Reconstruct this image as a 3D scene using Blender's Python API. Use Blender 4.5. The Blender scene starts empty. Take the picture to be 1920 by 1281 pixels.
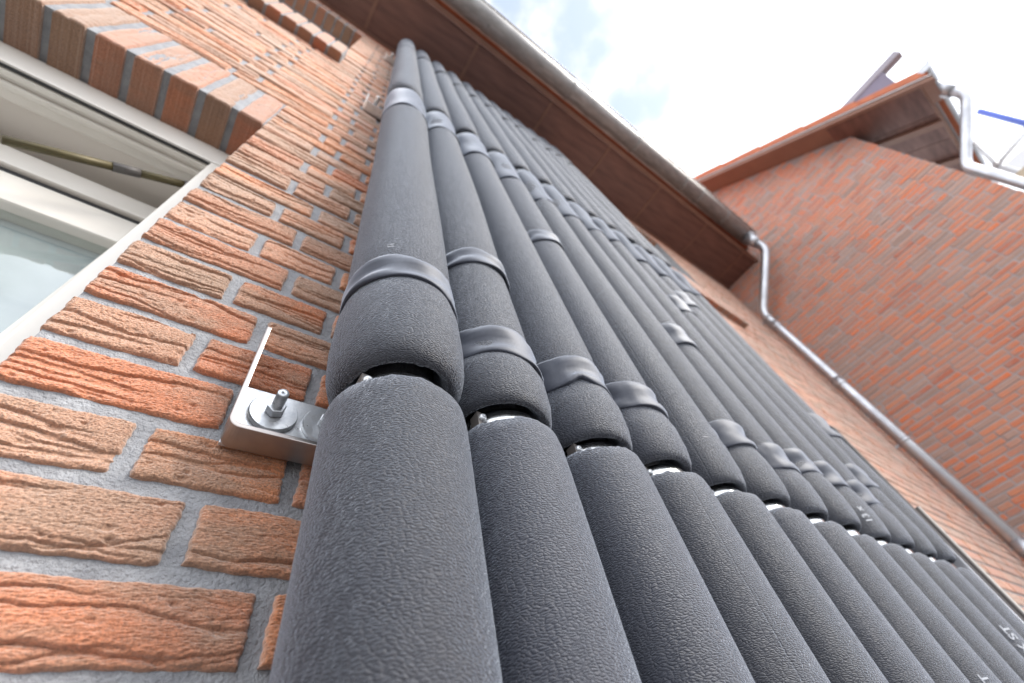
import bpy, bmesh, math, random
import numpy as np
from mathutils import Vector, Matrix

random.seed(7)
rng = np.random.default_rng(11)
S = bpy.context.scene
COL = S.collection
U = 0.378            # metres per working unit (the camera stands one unit from the wall plane)

# ------------------------------------------------------------------ camera
CX, CY, F = 960.0, 640.5, 830.86
R = np.array([[0.8097, 0.3551, 0.4672],
              [-0.5579, 0.7126, 0.4253],
              [-0.1819, -0.6050, 0.7751]])      # columns: image right, image down, forward
GZ = -3.4                                        # ground, in units below the lens
LIFT = -GZ * U                                   # camera height in metres

def W(x, y, z):
    return Vector((x * U, y * U, z * U + LIFT))

cam_d = bpy.data.cameras.new("camera")
cam = bpy.data.objects.new("camera", cam_d)
COL.objects.link(cam)
M3 = Matrix(((R[0, 0], -R[0, 1], -R[0, 2]), (R[1, 0], -R[1, 1], -R[1, 2]), (R[2, 0], -R[2, 1], -R[2, 2])))
q = M3.to_quaternion(); q.normalize()
cam.rotation_mode = 'QUATERNION'
cam.rotation_quaternion = q
cam.location = W(0, 0, 0)
cam_d.sensor_width = 36.0
cam_d.sensor_fit = 'HORIZONTAL'
cam_d.lens = F / 1920.0 * 36.0
cam_d.clip_start = 0.01
cam_d.clip_end = 500
cam_d.dof.use_dof = True
cam_d.dof.focus_distance = 1.08 * U
cam_d.dof.aperture_fstop = 4.2
cam_d.dof.aperture_blades = 7
S.camera = cam

# ------------------------------------------------------------------ world and sun
SUN_EL, SUN_AZ = 40.0, 38.0      # degrees; azimuth measured from the wall normal (-Y) towards +X
world = bpy.data.worlds.new("World")
S.world = world
world.use_nodes = True
wn, wl = world.node_tree.nodes, world.node_tree.links
wn.clear()
sky = wn.new('ShaderNodeTexSky'); sky.sky_type = 'NISHITA'; sky.sun_disc = False
sky.sun_elevation = math.radians(SUN_EL)
sky.sun_rotation = math.radians(180 - SUN_AZ)
tc = wn.new('ShaderNodeTexCoord')
def wray(px, py):
    v = R @ np.array([px - CX, py - CY, F]); return v / np.linalg.norm(v)
nz = wn.new('ShaderNodeTexNoise'); nz.inputs['Scale'].default_value = 8.0
nz.inputs['Detail'].default_value = 5.0; nz.inputs['Roughness'].default_value = 0.55
wl.new(tc.outputs['Generated'], nz.inputs['Vector'])
# openings in the cloud: two directions with ragged edges, plus a general threshold elsewhere
acc = None
for (px, py, rad) in ((1050, 30, .12), (1030, -140, .20), (1085, 100, .07), (1220, 165, .06), (1180, 190, .055), (950, 20, .05), (300, -900, .35), (2600, -600, .3)):
    d = wray(px, py)
    sub = wn.new('ShaderNodeVectorMath'); sub.operation = 'DISTANCE'
    wl.new(tc.outputs['Generated'], sub.inputs[0]); sub.inputs[1].default_value = tuple(d)
    mr = wn.new('ShaderNodeMapRange'); mr.interpolation_type = 'SMOOTHSTEP'
    mr.inputs['From Min'].default_value = rad * 0.35; mr.inputs['From Max'].default_value = rad * 1.45
    mr.inputs['To Min'].default_value = 1.0; mr.inputs['To Max'].default_value = 0.0
    wl.new(sub.outputs['Value'], mr.inputs['Value'])
    if acc is None: acc = mr.outputs['Result']
    else:
        mx = wn.new('ShaderNodeMath'); mx.operation = 'MAXIMUM'
        wl.new(acc, mx.inputs[0]); wl.new(mr.outputs['Result'], mx.inputs[1]); acc = mx.outputs[0]
# gap = smoothstep(mask + (noise-.5)*k)
na = wn.new('ShaderNodeMath'); na.operation = 'MULTIPLY_ADD'
wl.new(nz.outputs['Fac'], na.inputs[0]); na.inputs[1].default_value = 2.6; na.inputs[2].default_value = -1.45
ad = wn.new('ShaderNodeMath'); ad.operation = 'ADD'
wl.new(acc, ad.inputs[0]); wl.new(na.outputs[0], ad.inputs[1])
gap = wn.new('ShaderNodeMapRange'); gap.interpolation_type = 'SMOOTHSTEP'
gap.inputs['From Min'].default_value = 0.25; gap.inputs['From Max'].default_value = .95
gap.inputs['To Max'].default_value = 0.62
wl.new(ad.outputs[0], gap.inputs['Value'])
nz2 = wn.new('ShaderNodeTexNoise'); nz2.inputs['Scale'].default_value = 2.2; nz2.inputs['Detail'].default_value = 4.0
wl.new(tc.outputs['Generated'], nz2.inputs['Vector'])
cr = wn.new('ShaderNodeMapRange'); cr.inputs['From Min'].default_value = .3; cr.inputs['From Max'].default_value = .7
cr.inputs['To Min'].default_value = 0.0; cr.inputs['To Max'].default_value = 1.0
wl.new(nz2.outputs['Fac'], cr.inputs['Value'])
cloud = wn.new('ShaderNodeMix'); cloud.data_type = 'RGBA'
cloud.inputs['A'].default_value = (6.3, 6.7, 7.4, 1); cloud.inputs['B'].default_value = (9.2, 9.5, 10.0, 1)
wl.new(cr.outputs['Result'], cloud.inputs['Factor'])
mixs = wn.new('ShaderNodeMix'); mixs.data_type = 'RGBA'
wl.new(gap.outputs['Result'], mixs.inputs['Factor'])
edge = wn.new('ShaderNodeMapRange'); edge.interpolation_type = 'SMOOTHSTEP'
edge.inputs['From Min'].default_value = -0.15; edge.inputs['From Max'].default_value = 0.6
wl.new(ad.outputs[0], edge.inputs['Value'])
veil = wn.new('ShaderNodeMix'); veil.data_type = 'RGBA'; veil.inputs['B'].default_value = (3.3, 3.45, 3.75, 1)
wl.new(edge.outputs['Result'], veil.inputs['Factor']); wl.new(cloud.outputs['Result'], veil.inputs['A'])
wl.new(veil.outputs['Result'], mixs.inputs['A']); wl.new(sky.outputs['Color'], mixs.inputs['B'])
bg = wn.new('ShaderNodeBackground'); bg.inputs['Strength'].default_value = 0.1
wl.new(mixs.outputs['Result'], bg.inputs['Color'])
wo = wn.new('ShaderNodeOutputWorld'); wl.new(bg.outputs[0], wo.inputs['Surface'])

sd = bpy.data.lights.new("sun", 'SUN'); sd.energy = 1.7; sd.angle = math.radians(26); sd.color = (1.0, 0.95, 0.88)
sun = bpy.data.objects.new("sun", sd); COL.objects.link(sun)
el, az = math.radians(SUN_EL), math.radians(SUN_AZ)
to_sun = Vector((math.sin(az) * math.cos(el), -math.cos(az) * math.cos(el), math.sin(el)))
sun.rotation_mode = 'QUATERNION'
sun.rotation_quaternion = to_sun.to_track_quat('Z', 'Y')
sun.location = (0, -6, 12)

S.view_settings.view_transform = 'Standard'
S.view_settings.look = 'None'
S.view_settings.gamma = 1.0
S.view_settings.use_curve_mapping = False
S.view_settings.exposure = 1.78
S.render.engine = 'CYCLES'
S.cycles.max_bounces = 8

# ------------------------------------------------------------------ materials
def N(nt, typ, **kw):
    n = nt.nodes.new(typ)
    for k, v in kw.items():
        if k in n.inputs: n.inputs[k].default_value = v
        else: setattr(n, k, v)
    return n

def base_mat(name, col, rough=.6, metal=0.0, spec=.5):
    m = bpy.data.materials.new(name); m.use_nodes = True
    b = m.node_tree.nodes['Principled BSDF']
    b.inputs['Base Color'].default_value = (*col, 1); b.inputs['Roughness'].default_value = rough
    b.inputs['Metallic'].default_value = metal; b.inputs['Specular IOR Level'].default_value = spec
    return m, m.node_tree, b

def noisy(name, c1, c2, scale, rough=.6, metal=0.0, spec=.5, bump=.0, bscale=None, detail=5, stretch=(1, 1, 1), rvar=0.0, dist=.002):
    m, nt, b = base_mat(name, c1, rough, metal, spec)
    t = N(nt, 'ShaderNodeTexCoord'); mp = N(nt, 'ShaderNodeMapping'); mp.inputs['Scale'].default_value = stretch
    nt.links.new(t.outputs['Object'], mp.inputs['Vector'])
    n = N(nt, 'ShaderNodeTexNoise', Scale=scale, Detail=detail, Roughness=.6)
    nt.links.new(mp.outputs[0], n.inputs['Vector'])
    r = N(nt, 'ShaderNodeMapRange'); r.inputs['From Min'].default_value = .3; r.inputs['From Max'].default_value = .7
    nt.links.new(n.outputs['Fac'], r.inputs['Value'])
    x = N(nt, 'ShaderNodeMix', data_type='RGBA'); x.inputs['A'].default_value = (*c1, 1); x.inputs['B'].default_value = (*c2, 1)
    nt.links.new(r.outputs[0], x.inputs['Factor']); nt.links.new(x.outputs['Result'], b.inputs['Base Color'])
    if rvar:
        rr = N(nt, 'ShaderNodeMapRange'); rr.inputs['To Min'].default_value = rough - rvar; rr.inputs['To Max'].default_value = rough + rvar
        nt.links.new(r.outputs[0], rr.inputs['Value']); nt.links.new(rr.outputs[0], b.inputs['Roughness'])
    if bump:
        n2 = N(nt, 'ShaderNodeTexNoise', Scale=bscale or scale * 4, Detail=4, Roughness=.6)
        nt.links.new(mp.outputs[0], n2.inputs['Vector'])
        bp = N(nt, 'ShaderNodeBump', Strength=bump, Distance=dist)
        nt.links.new(n2.outputs['Fac'], bp.inputs['Height']); nt.links.new(bp.outputs[0], b.inputs['Normal'])
    return m

def brick_material(name, ramp, blotch, spread=1.0, sand=.5):
    """fired clay: a tone for each brick, burnt patches inside it, sandy skin"""
    m, nt, b = base_mat(name, (.4, .15, .06), .9, 0, .25)
    L = nt.links.new
    oi = N(nt, 'ShaderNodeObjectInfo'); ge = N(nt, 'ShaderNodeNewGeometry')
    ad = N(nt, 'ShaderNodeMath', operation='ADD'); L(oi.outputs['Random'], ad.inputs[0]); L(ge.outputs['Random Per Island'], ad.inputs[1])
    fr = N(nt, 'ShaderNodeMath', operation='FRACT'); L(ad.outputs[0], fr.inputs[0])
    cr = N(nt, 'ShaderNodeValToRGB'); cr.color_ramp.interpolation = 'LINEAR'
    els = cr.color_ramp.elements
    while len(els) < len(ramp): els.new(.5)
    for e, (p, c) in zip(els, ramp): e.position = p; e.color = (*c, 1)
    L(fr.outputs[0], cr.inputs['Fac'])
    # world-space texture so that neighbouring bricks differ
    n = N(nt, 'ShaderNodeTexNoise', Scale=14.0, Detail=6, Roughness=.62); 
    mp = N(nt, 'ShaderNodeMapping'); mp.inputs['Scale'].default_value = (.55, 1, 1.5)
    L(ge.outputs['Position'], mp.inputs['Vector']); L(mp.outputs[0], n.inputs['Vector'])
    r = N(nt, 'ShaderNodeMapRange'); r.inputs['From Min'].default_value = .44; r.inputs['From Max'].default_value = .62
    r.inputs['To Max'].default_value = .72 * spread
    L(n.outputs['Fac'], r.inputs['Value'])
    x = N(nt, 'ShaderNodeMix', data_type='RGBA'); L(r.outputs[0], x.inputs['Factor'])
    L(cr.outputs['Color'], x.inputs['A']); x.inputs['B'].default_value = (*blotch, 1)
    # sandy grains, light and dark
    g = N(nt, 'ShaderNodeTexNoise', Scale=520.0, Detail=4, Roughness=.75); L(ge.outputs['Position'], g.inputs['Vector'])
    gr = N(nt, 'ShaderNodeMapRange'); gr.inputs['From Min'].default_value = .3; gr.inputs['From Max'].default_value = .7
    gr.inputs['To Min'].default_value = .48; gr.inputs['To Max'].default_value = 1.62
    L(g.outputs['Fac'], gr.inputs['Value'])
    y = N(nt, 'ShaderNodeMix', data_type='RGBA', blend_type='MULTIPLY'); y.inputs['Factor'].default_value = 1
    L(x.outputs['Result'], y.inputs['A'])
    cc = N(nt, 'ShaderNodeCombineColor'); 
    for k in range(3): L(gr.outputs[0], cc.inputs[k])
    L(cc.outputs[0], y.inputs['B']); L(y.outputs['Result'], b.inputs['Base Color'])
    # relief: grit plus small drag marks along the brick
    n3 = N(nt, 'ShaderNodeTexNoise', Scale=90.0, Detail=6, Roughness=.7)
    mp3 = N(nt, 'ShaderNodeMapping'); mp3.inputs['Scale'].default_value = (.6, 1, 1.1)
    L(ge.outputs['Position'], mp3.inputs['Vector']); L(mp3.outputs[0], n3.inputs['Vector'])
    hs = N(nt, 'ShaderNodeMath', operation='MULTIPLY_ADD'); L(g.outputs['Fac'], hs.inputs[0]); hs.inputs[1].default_value = .35; L(n3.outputs['Fac'], hs.inputs[2])
    b.inputs['Sheen Weight'].default_value = .8; b.inputs['Sheen Roughness'].default_value = .55; b.inputs['Sheen Tint'].default_value = (1, .86, .78, 1)
    bp = N(nt, 'ShaderNodeBump', Strength=sand, Distance=.003); L(hs.outputs[0], bp.inputs['Height']); L(bp.outputs[0], b.inputs['Normal'])
    return m

M = {}
M['brick'] = brick_material('house_brick', [(0, (.50, .185, .078)), (.2, (.54, .225, .105)), (.38, (.46, .14, .055)), (.54, (.48, .23, .135)),
                                            (.68, (.35, .21, .14)), (.80, (.48, .155, .065)), (.9, (.40, .22, .14)), (1, (.53, .20, .09))], (.29, .185, .125), 1.05, .9)
M['soldier'] = brick_material('soldier_brick', [(0, (.40, .12, .05)), (.25, (.25, .13, .075)), (.45, (.23, .13, .08)), (.58, (.46, .10, .03)), (.68, (.27, .14, .085)), (1, (.36, .12, .06))], (.21, .12, .08), .9, .9)
M['gable_brick'] = brick_material('gable_brick', [(0, (.49, .155, .075)), (.22, (.50, .19, .10)), (.38, (.38, .115, .065)), (.52, (.44, .20, .13)), (.64, (.27, .175, .14)), (.76, (.35, .22, .175)), (.86, (.56, .14, .045)), (1, (.47, .16, .085))], (.33, .215, .17), .7, .4)
M['mortar'] = noisy('mortar', (.37, .375, .39), (.23, .235, .25), 40, .95, bump=1.0, bscale=300, detail=8, dist=.0045)
M['mortar_far'] = noisy('mortar_far', (.36, .325, .315), (.25, .22, .21), 6, .95)
M['zinc'] = noisy('zinc', (.56, .56, .58), (.40, .40, .42), 7, .36, .8, bump=.05, rvar=.1)
M['zinc_old'] = noisy('zinc_old', (.38, .37, .36), (.23, .22, .215), 8, .5, .35, bump=.05, stretch=(1, 3, 3), rvar=.1)
M['steel'] = noisy('plated_steel', (.62, .61, .60), (.5, .51, .52), 40, .22, 1.0, bump=.04, rvar=.08)
M['bright'] = noisy('glint_steel', (.80, .80, .79), (.66, .66, .66), 40, .32, .6, bump=.05, rvar=.08)  # upper brackets' steel, made paler so the glints sit in its colour
M['strip'] = noisy('strip_steel', (.42, .39, .37), (.33, .30, .29), 30, .36, 1.0, bump=.05, rvar=.08)  # near strip's steel, browned: reflected surroundings put into its colour
M['washer'] = noisy('washer_steel', (.72, .73, .74), (.52, .54, .57), 90, .36, .75, bump=.1, rvar=.12)
M['soffit'] = noisy('soffit_board', (.185, .085, .062), (.095, .045, .036), 9, .55, bump=.12, stretch=(.3, 2.2, 1), rvar=.12)
M['soffit_trim'] = noisy('soffit_trim', (.21, .105, .07), (.17, .08, .055), 6, .5)
M['frame'] = noisy('window_frame', (.76, .72, .66), (.68, .64, .58), 7, .4, bump=.05)
M['gasket'] = base_mat('gasket', (.015, .015, .016), .6)[0]
M['brass'] = noisy('stay_brass', (.12, .095, .04), (.075, .06, .028), 20, .5, .3)
M['stay'] = base_mat('stay_grey', (.09, .08, .075), .5)[0]
M['plaster'] = noisy('plaster', (.80, .75, .69), (.76, .71, .65), 3, .9)
M['added_backing'] = noisy('added_backing', (.60, .60, .60), (.46, .47, .49), 3, .8, stretch=(.1, 1, 6))
M['tile'] = noisy('roof_tile', (.46, .145, .065), (.37, .11, .05), 9, .75, bump=.2)
M['bargeboard'] = noisy('bargeboard', (.27, .15, .105), (.22, .12, .085), 6, .6)
M['flashing'] = noisy('flashing', (.50, .46, .45), (.40, .37, .36), 6, .4, .3)
M['dormer'] = noisy('dormer_sheet', (.27, .25, .28), (.22, .205, .235), 4, .5)
M['cheek'] = noisy('dormer_cheek', (.16, .14, .19), (.13, .115, .155), 4, .6)
M['white_metal'] = noisy('white_metal', (.80, .80, .80), (.74, .74, .75), 5, .4)
M['blue'] = noisy('blue_paint', (.10, .16, .55), (.08, .13, .48), 5, .45)
M['tan'] = noisy('tan_panel', (.52, .42, .30), (.46, .37, .26), 4, .7)
M['paving'] = noisy('paving', (.15, .145, .14), (.11, .105, .10), 3, .9, bump=.3)
M['black'] = base_mat('gap_shade_cap_black', (.012, .012, .014), .6)[0]  # rail end cap, and the shadow gap painted beside it
M['print'] = noisy('white_print', (.42, .43, .46), (.30, .31, .34), 120, .7)
M['pipe'] = noisy('inner_pipe', (.75, .75, .74), (.6, .6, .6), 30, .22, 1.0, rvar=.06)

# glass: reflecting pane over a dim room
gm = bpy.data.materials.new('window_glass'); gm.use_nodes = True
nt = gm.node_tree; nt.nodes.clear()
o = N(nt, 'ShaderNodeOutputMaterial'); mx = N(nt, 'ShaderNodeMixShader'); tr = N(nt, 'ShaderNodeBsdfTransparent'); gl = N(nt, 'ShaderNodeBsdfGlossy')
tr.inputs['Color'].default_value = (.86, .89, .88, 1); gl.inputs['Roughness'].default_value = .02; gl.inputs['Color'].default_value = (.95, .97, 1, 1)
fz = N(nt, 'ShaderNodeFresnel', IOR=2.1)
gg = N(nt, 'ShaderNodeNewGeometry'); iv = N(nt, 'ShaderNodeMath', operation='SUBTRACT'); iv.inputs[0].default_value = 1.0; nt.links.new(gg.outputs['Backfacing'], iv.inputs[1])
ff = N(nt, 'ShaderNodeMath', operation='MULTIPLY'); nt.links.new(fz.outputs[0], ff.inputs[0]); nt.links.new(iv.outputs[0], ff.inputs[1])
nt.links.new(ff.outputs[0], mx.inputs[0]); nt.links.new(tr.outputs[0], mx.inputs[1]); nt.links.new(gl.outputs[0], mx.inputs[2]); nt.links.new(mx.outputs[0], o.inputs[0])
M['glass'] = gm

def foam_material():
    m, nt, b = base_mat('foam_rubber', (.060, .063, .076), .58, 0, .55)
    L = nt.links.new
    uv = N(nt, 'ShaderNodeUVMap'); uv.uv_map = 'UVMap'
    oi = N(nt, 'ShaderNodeObjectInfo')
    off = N(nt, 'ShaderNodeVectorMath', operation='MULTIPLY_ADD')
    cmb = N(nt, 'ShaderNodeCombineXYZ'); L(oi.outputs['Random'], cmb.inputs[0]); L(oi.outputs['Random'], cmb.inputs[1])
    L(cmb.outputs[0], off.inputs[0]); off.inputs[1].default_value = (9, 17, 3); L(uv.outputs[0], off.inputs[2])
    # warp
    wv = N(nt, 'ShaderNodeTexNoise', Scale=26.0, Detail=3); L(off.outputs[0], wv.inputs['Vector'])
    wm = N(nt, 'ShaderNodeVectorMath', operation='MULTIPLY_ADD'); L(wv.outputs['Color'], wm.inputs[0]); wm.inputs[1].default_value = (.026, .016, 0); L(off.outputs[0], wm.inputs[2])
    mp = N(nt, 'ShaderNodeMapping'); mp.inputs['Scale'].default_value = (80, 205, 1); L(wm.outputs[0], mp.inputs['Vector'])
    vo = N(nt, 'ShaderNodeTexVoronoi', feature='DISTANCE_TO_EDGE', voronoi_dimensions='2D', Scale=1.0, Randomness=1.0); L(mp.outputs[0], vo.inputs['Vector'])
    rr = N(nt, 'ShaderNodeMapRange', interpolation_type='SMOOTHSTEP'); rr.inputs['From Min'].default_value = 0; rr.inputs['From Max'].default_value = .30; L(vo.outputs['Distance'], rr.inputs['Value'])
    mp2 = N(nt, 'ShaderNodeMapping'); mp2.inputs['Scale'].default_value = (70, 260, 1); L(wm.outputs[0], mp2.inputs['Vector'])
    n1 = N(nt, 'ShaderNodeTexNoise', Scale=1.0, Detail=4, Roughness=.6, Distortion=.2); L(mp2.outputs[0], n1.inputs['Vector'])
    big = N(nt, 'ShaderNodeTexNoise', Scale=9.0, Detail=3); L(off.outputs[0], big.inputs['Vector'])
    hs = N(nt, 'ShaderNodeMath', operation='MULTIPLY_ADD'); L(rr.outputs[0], hs.inputs[0]); hs.inputs[1].default_value = .42; L(n1.outputs['Fac'], hs.inputs[2])
    # slit seam of the sleeve, running its length
    sp = N(nt, 'ShaderNodeSeparateXYZ'); L(uv.outputs[0], sp.inputs[0])
    s0 = N(nt, 'ShaderNodeMath', operation='SUBTRACT'); L(sp.outputs['X'], s0.inputs[0]); L(oi.outputs['Random'], s0.inputs[1])
    s1 = N(nt, 'ShaderNodeMath', operation='ABSOLUTE'); L(s0.outputs[0], s1.inputs[0])
    s2 = N(nt, 'ShaderNodeMapRange', interpolation_type='SMOOTHSTEP'); s2.inputs['From Max'].default_value = .0045; s2.inputs['To Max'].default_value = .35; L(s1.outputs[0], s2.inputs['Value'])
    s3 = N(nt, 'ShaderNodeMath', operation='ADD'); L(hs.outputs[0], s3.inputs[0]); L(s2.outputs[0], s3.inputs[1])
    bp = N(nt, 'ShaderNodeBump', Strength=1.0, Distance=.0013); L(s3.outputs[0], bp.inputs['Height']); L(bp.outputs[0], b.inputs['Normal'])
    c = N(nt, 'ShaderNodeMapRange'); c.inputs['To Min'].default_value = 0; L(big.outputs['Fac'], c.inputs['Value'])
    x = N(nt, 'ShaderNodeMix', data_type='RGBA'); x.inputs['A'].default_value = (.015, .018, .030, 1); x.inputs['B'].default_value = (.024, .025, .034, 1)
    L(c.outputs[0], x.inputs['Factor'])
    # pale dust drawn out along the sleeve, and a tone of its own for every sleeve
    dm = N(nt, 'ShaderNodeMapping'); dm.inputs['Scale'].default_value = (26, 2.2, 1); L(off.outputs[0], dm.inputs['Vector'])
    dn = N(nt, 'ShaderNodeTexNoise', Scale=1.0, Detail=6, Roughness=.65); L(dm.outputs[0], dn.inputs['Vector'])
    dr = N(nt, 'ShaderNodeMapRange'); dr.inputs['From Min'].default_value = .5; dr.inputs['From Max'].default_value = .8; dr.inputs['To Max'].default_value = .2; L(dn.outputs['Fac'], dr.inputs['Value'])
    dx = N(nt, 'ShaderNodeMix', data_type='RGBA'); L(dr.outputs[0], dx.inputs['Factor']); L(x.outputs['Result'], dx.inputs['A']); dx.inputs['B'].default_value = (.085, .088, .105, 1)
    tv = N(nt, 'ShaderNodeMapRange'); tv.inputs['To Min'].default_value = .8; tv.inputs['To Max'].default_value = 1.25; L(oi.outputs['Random'], tv.inputs['Value'])
    tm = N(nt, 'ShaderNodeVectorMath', operation='SCALE'); L(dx.outputs['Result'], tm.inputs[0]); L(tv.outputs[0], tm.inputs['Scale'])
    L(tm.outputs[0], b.inputs['Base Color'])
    rv = N(nt, 'ShaderNodeMapRange'); rv.inputs['To Min'].default_value = .54; rv.inputs['To Max'].default_value = .74; L(dn.outputs['Fac'], rv.inputs['Value']); L(rv.outputs[0], b.inputs['Roughness'])
    b.inputs['Sheen Weight'].default_value = .78; b.inputs['Sheen Roughness'].default_value = .33; b.inputs['Sheen Tint'].default_value = (.78, .86, 1, 1)
    return m
M['foam'] = foam_material()
M['tape'] = noisy('rubber_tape', (.036, .040, .056), (.028, .031, .044), 14, .58, 0, .3, bump=.1, bscale=60)
M['collar'] = noisy('collar_rubber', (.024, .027, .040), (.020, .022, .033), 14, .8, 0, .15, bump=.1, bscale=60)
for k_ in ('tape', 'collar'):
    b_ = M[k_].node_tree.nodes['Principled BSDF']; b_.inputs['Sheen Weight'].default_value = .8; b_.inputs['Sheen Roughness'].default_value = .4; b_.inputs['Sheen Tint'].default_value = (.78, .86, 1, 1)
M['cut_foam'] = base_mat('cut_foam', (.018, .018, .02), .9)[0]

# ------------------------------------------------------------------ object helpers
WLOC = {}
def wl_of(o): return WLOC.get(o.name, Vector((0, 0, 0)))

def empty(name, loc, label, cat, group=None):
    o = bpy.data.objects.new(name, None); COL.objects.link(o)
    o.empty_display_size = .05
    o.location = loc; WLOC[o.name] = Vector(loc)
    o['label'] = label; o['category'] = cat
    if group: o['group'] = group
    return o

def obj(name, me, parent=None, loc=Vector((0, 0, 0)), mat=None, label=None, kind=None):
    """links mesh me (vertices relative to world point loc, metres)"""
    o = bpy.data.objects.new(name, me); COL.objects.link(o)
    if mat is not None and not me.materials: me.materials.append(mat)
    if parent is not None:
        o.parent = parent; o.location = Vector(loc) - wl_of(parent)
    else: o.location = loc
    WLOC[o.name] = Vector(loc)
    if label: o['label'] = label
    if kind: o['kind'] = kind
    return o

class MB:
    """collects solids given in working units"""
    def __init__(s): s.v = []; s.f = []; s.sm = []
    def add(s, vs, fs, smooth=False):
        b = len(s.v); s.v += [tuple(v) for v in vs]; s.f += [tuple(i + b for i in f) for f in fs]; s.sm += [smooth] * len(fs); return s
    def box(s, x0, x1, y0, y1, z0, z1):
        v = [(x0, y0, z0), (x1, y0, z0), (x1, y1, z0), (x0, y1, z0), (x0, y0, z1), (x1, y0, z1), (x1, y1, z1), (x0, y1, z1)]
        return s.add(v, [(0, 3, 2, 1), (4, 5, 6, 7), (0, 1, 5, 4), (1, 2, 6, 5), (2, 3, 7, 6), (3, 0, 4, 7)])
    def hexa(s, p):   # 8 points: bottom 4 ccw, top 4 ccw
        return s.add(p, [(0, 3, 2, 1), (4, 5, 6, 7), (0, 1, 5, 4), (1, 2, 6, 5), (2, 3, 7, 6), (3, 0, 4, 7)])
    def prism(s, poly, axis, a, b):
        """poly of 2-D points extruded along axis 'x','y','z' from a to b"""
        def P(p, t): return {'x': (t, p[0], p[1]), 'y': (p[0], t, p[1]), 'z': (p[0], p[1], t)}[axis]
        n = len(poly); v = [P(p, a) for p in poly] + [P(p, b) for p in poly]
        f = [tuple(range(n))[::-1], tuple(range(n, 2 * n))] + [(i, (i + 1) % n, n + (i + 1) % n, n + i) for i in range(n)]
        return s.add(v, f)
    def tube(s, pts, r, n=16, caps=True):
        pts = [np.array(p, float) for p in pts]; rings = []
        up = None
        for i, p in enumerate(pts):
            t = (pts[min(i + 1, len(pts) - 1)] - pts[max(i - 1, 0)]); t /= np.linalg.norm(t)
            if up is None:
                up = np.array([1., 0, 0]) if abs(t[0]) < .9 else np.array([0, 1., 0])
            e1 = up - t * (up @ t); e1 /= np.linalg.norm(e1); up = e1; e2 = np.cross(t, e1)
            rr = r[i] if isinstance(r, (list, tuple)) else r
            rings.append([p + rr * (math.cos(2 * math.pi * k / n) * e1 + math.sin(2 * math.pi * k / n) * e2) for k in range(n)])
        v = [q for g in rings for q in g]
        f = [(i * n + k, i * n + (k + 1) % n, (i + 1) * n + (k + 1) % n, (i + 1) * n + k) for i in range(len(pts) - 1) for k in range(n)]
        s.add(v, f, True)
        if caps:
            b = len(s.v) - len(v)
            s.f += [tuple(b + k for k in range(n))[::-1], tuple(b + (len(pts) - 1) * n + k for k in range(n))]; s.sm += [False, False]
        return s
    def lathe(s, c, prof, n=24, axis='z'):
        """closed profile list of (h, r) about axis through c"""
        v = []; m = len(prof)
        for (h, r) in prof:
            for k in range(n):
                a = 2 * math.pi * k / n; x, y = r * math.cos(a), r * math.sin(a)
                v.append((c[0] + x, c[1] + y, c[2] + h) if axis == 'z' else (c[0] + x, c[1] + h, c[2] + y))
        f = [(i * n + k, i * n + (k + 1) % n, ((i + 1) % m) * n + (k + 1) % n, ((i + 1) % m) * n + k) for i in range(m) for k in range(n)]
        return s.add(v, f, True)
    def mesh(s, name, origin=(0, 0, 0)):
        o = np.array(origin, float); v = (np.array(s.v) - o) * U
        me = bpy.data.meshes.new(name); me.from_pydata(v.tolist(), [], s.f)
        me.polygons.foreach_set('use_smooth', s.sm); me.validate(); me.update(); return me
    def build(s, name, mat, parent=None, origin=(0, 0, 0), recalc=True, bevel=0, **kw):
        me = s.mesh(name, origin)
        if recalc or bevel:
            bm = bmesh.new(); bm.from_mesh(me)
            bmesh.ops.recalc_face_normals(bm, faces=bm.faces)
            if bevel:
                es = [e for e in bm.edges if len(e.link_faces) == 2 and e.calc_face_angle(0) > .6]
                bmesh.ops.bevel(bm, geom=es, offset=bevel * U, segments=2, affect='EDGES', profile=.6)
            bm.to_mesh(me); bm.free()
        return obj(name, me, parent, W(*origin), mat, **kw)

def project(p):
    v = R.T @ np.array(p, float)
    if v[2] < .05: return None
    return CX + F * v[0] / v[2], CY + F * v[1] / v[2]

# ------------------------------------------------------------------ setting: ground
MB().box(-60, 60, -60, 60, GZ - .5, GZ).build('pavement', M['paving'], kind='structure')

# ------------------------------------------------------------------ bricks
C = 0.1656                 # course height
JT = 0.0335                 # joint
H = C - JT
ROW0 = 0.405               # centre height of course 0
JAMB = -0.412              # right edge of the left window openings
XG = 11.8                  # plane of the neighbour's gable
WIN = [(-9.0, JAMB, 0.0 - 2.0, 3.03), (-9.0, JAMB, 6.93, 10.22), (5.0, 7.87, 6.93, 10.22)]   # openings x0,x1,z0,z1

def creases(L, Hh, rg, n):
    """folds of a hand-thrown clay lump: a few long deep ones, some short shallow ones"""
    out = []
    nb = max(3, int(n * .5))
    for q_ in range(n):
        deep = q_ < nb
        out.append(dict(x0=rg.uniform(-.5, .5) * L, hl=(rg.uniform(.25, .7) if deep else rg.uniform(.08, .25)) * max(L, .35), z0=rg.uniform(-.44, .44) * Hh, sl=rg.normal(0, .055),
                        A=rg.uniform(.003, .012), k=rg.uniform(5, 13), ph=rg.uniform(0, 6.28), d=rg.uniform(.0075, .0125) if deep else rg.uniform(.002, .005),
                        w=rg.uniform(.006, .020) if deep else rg.uniform(.003, .008)))
    return out

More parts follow.
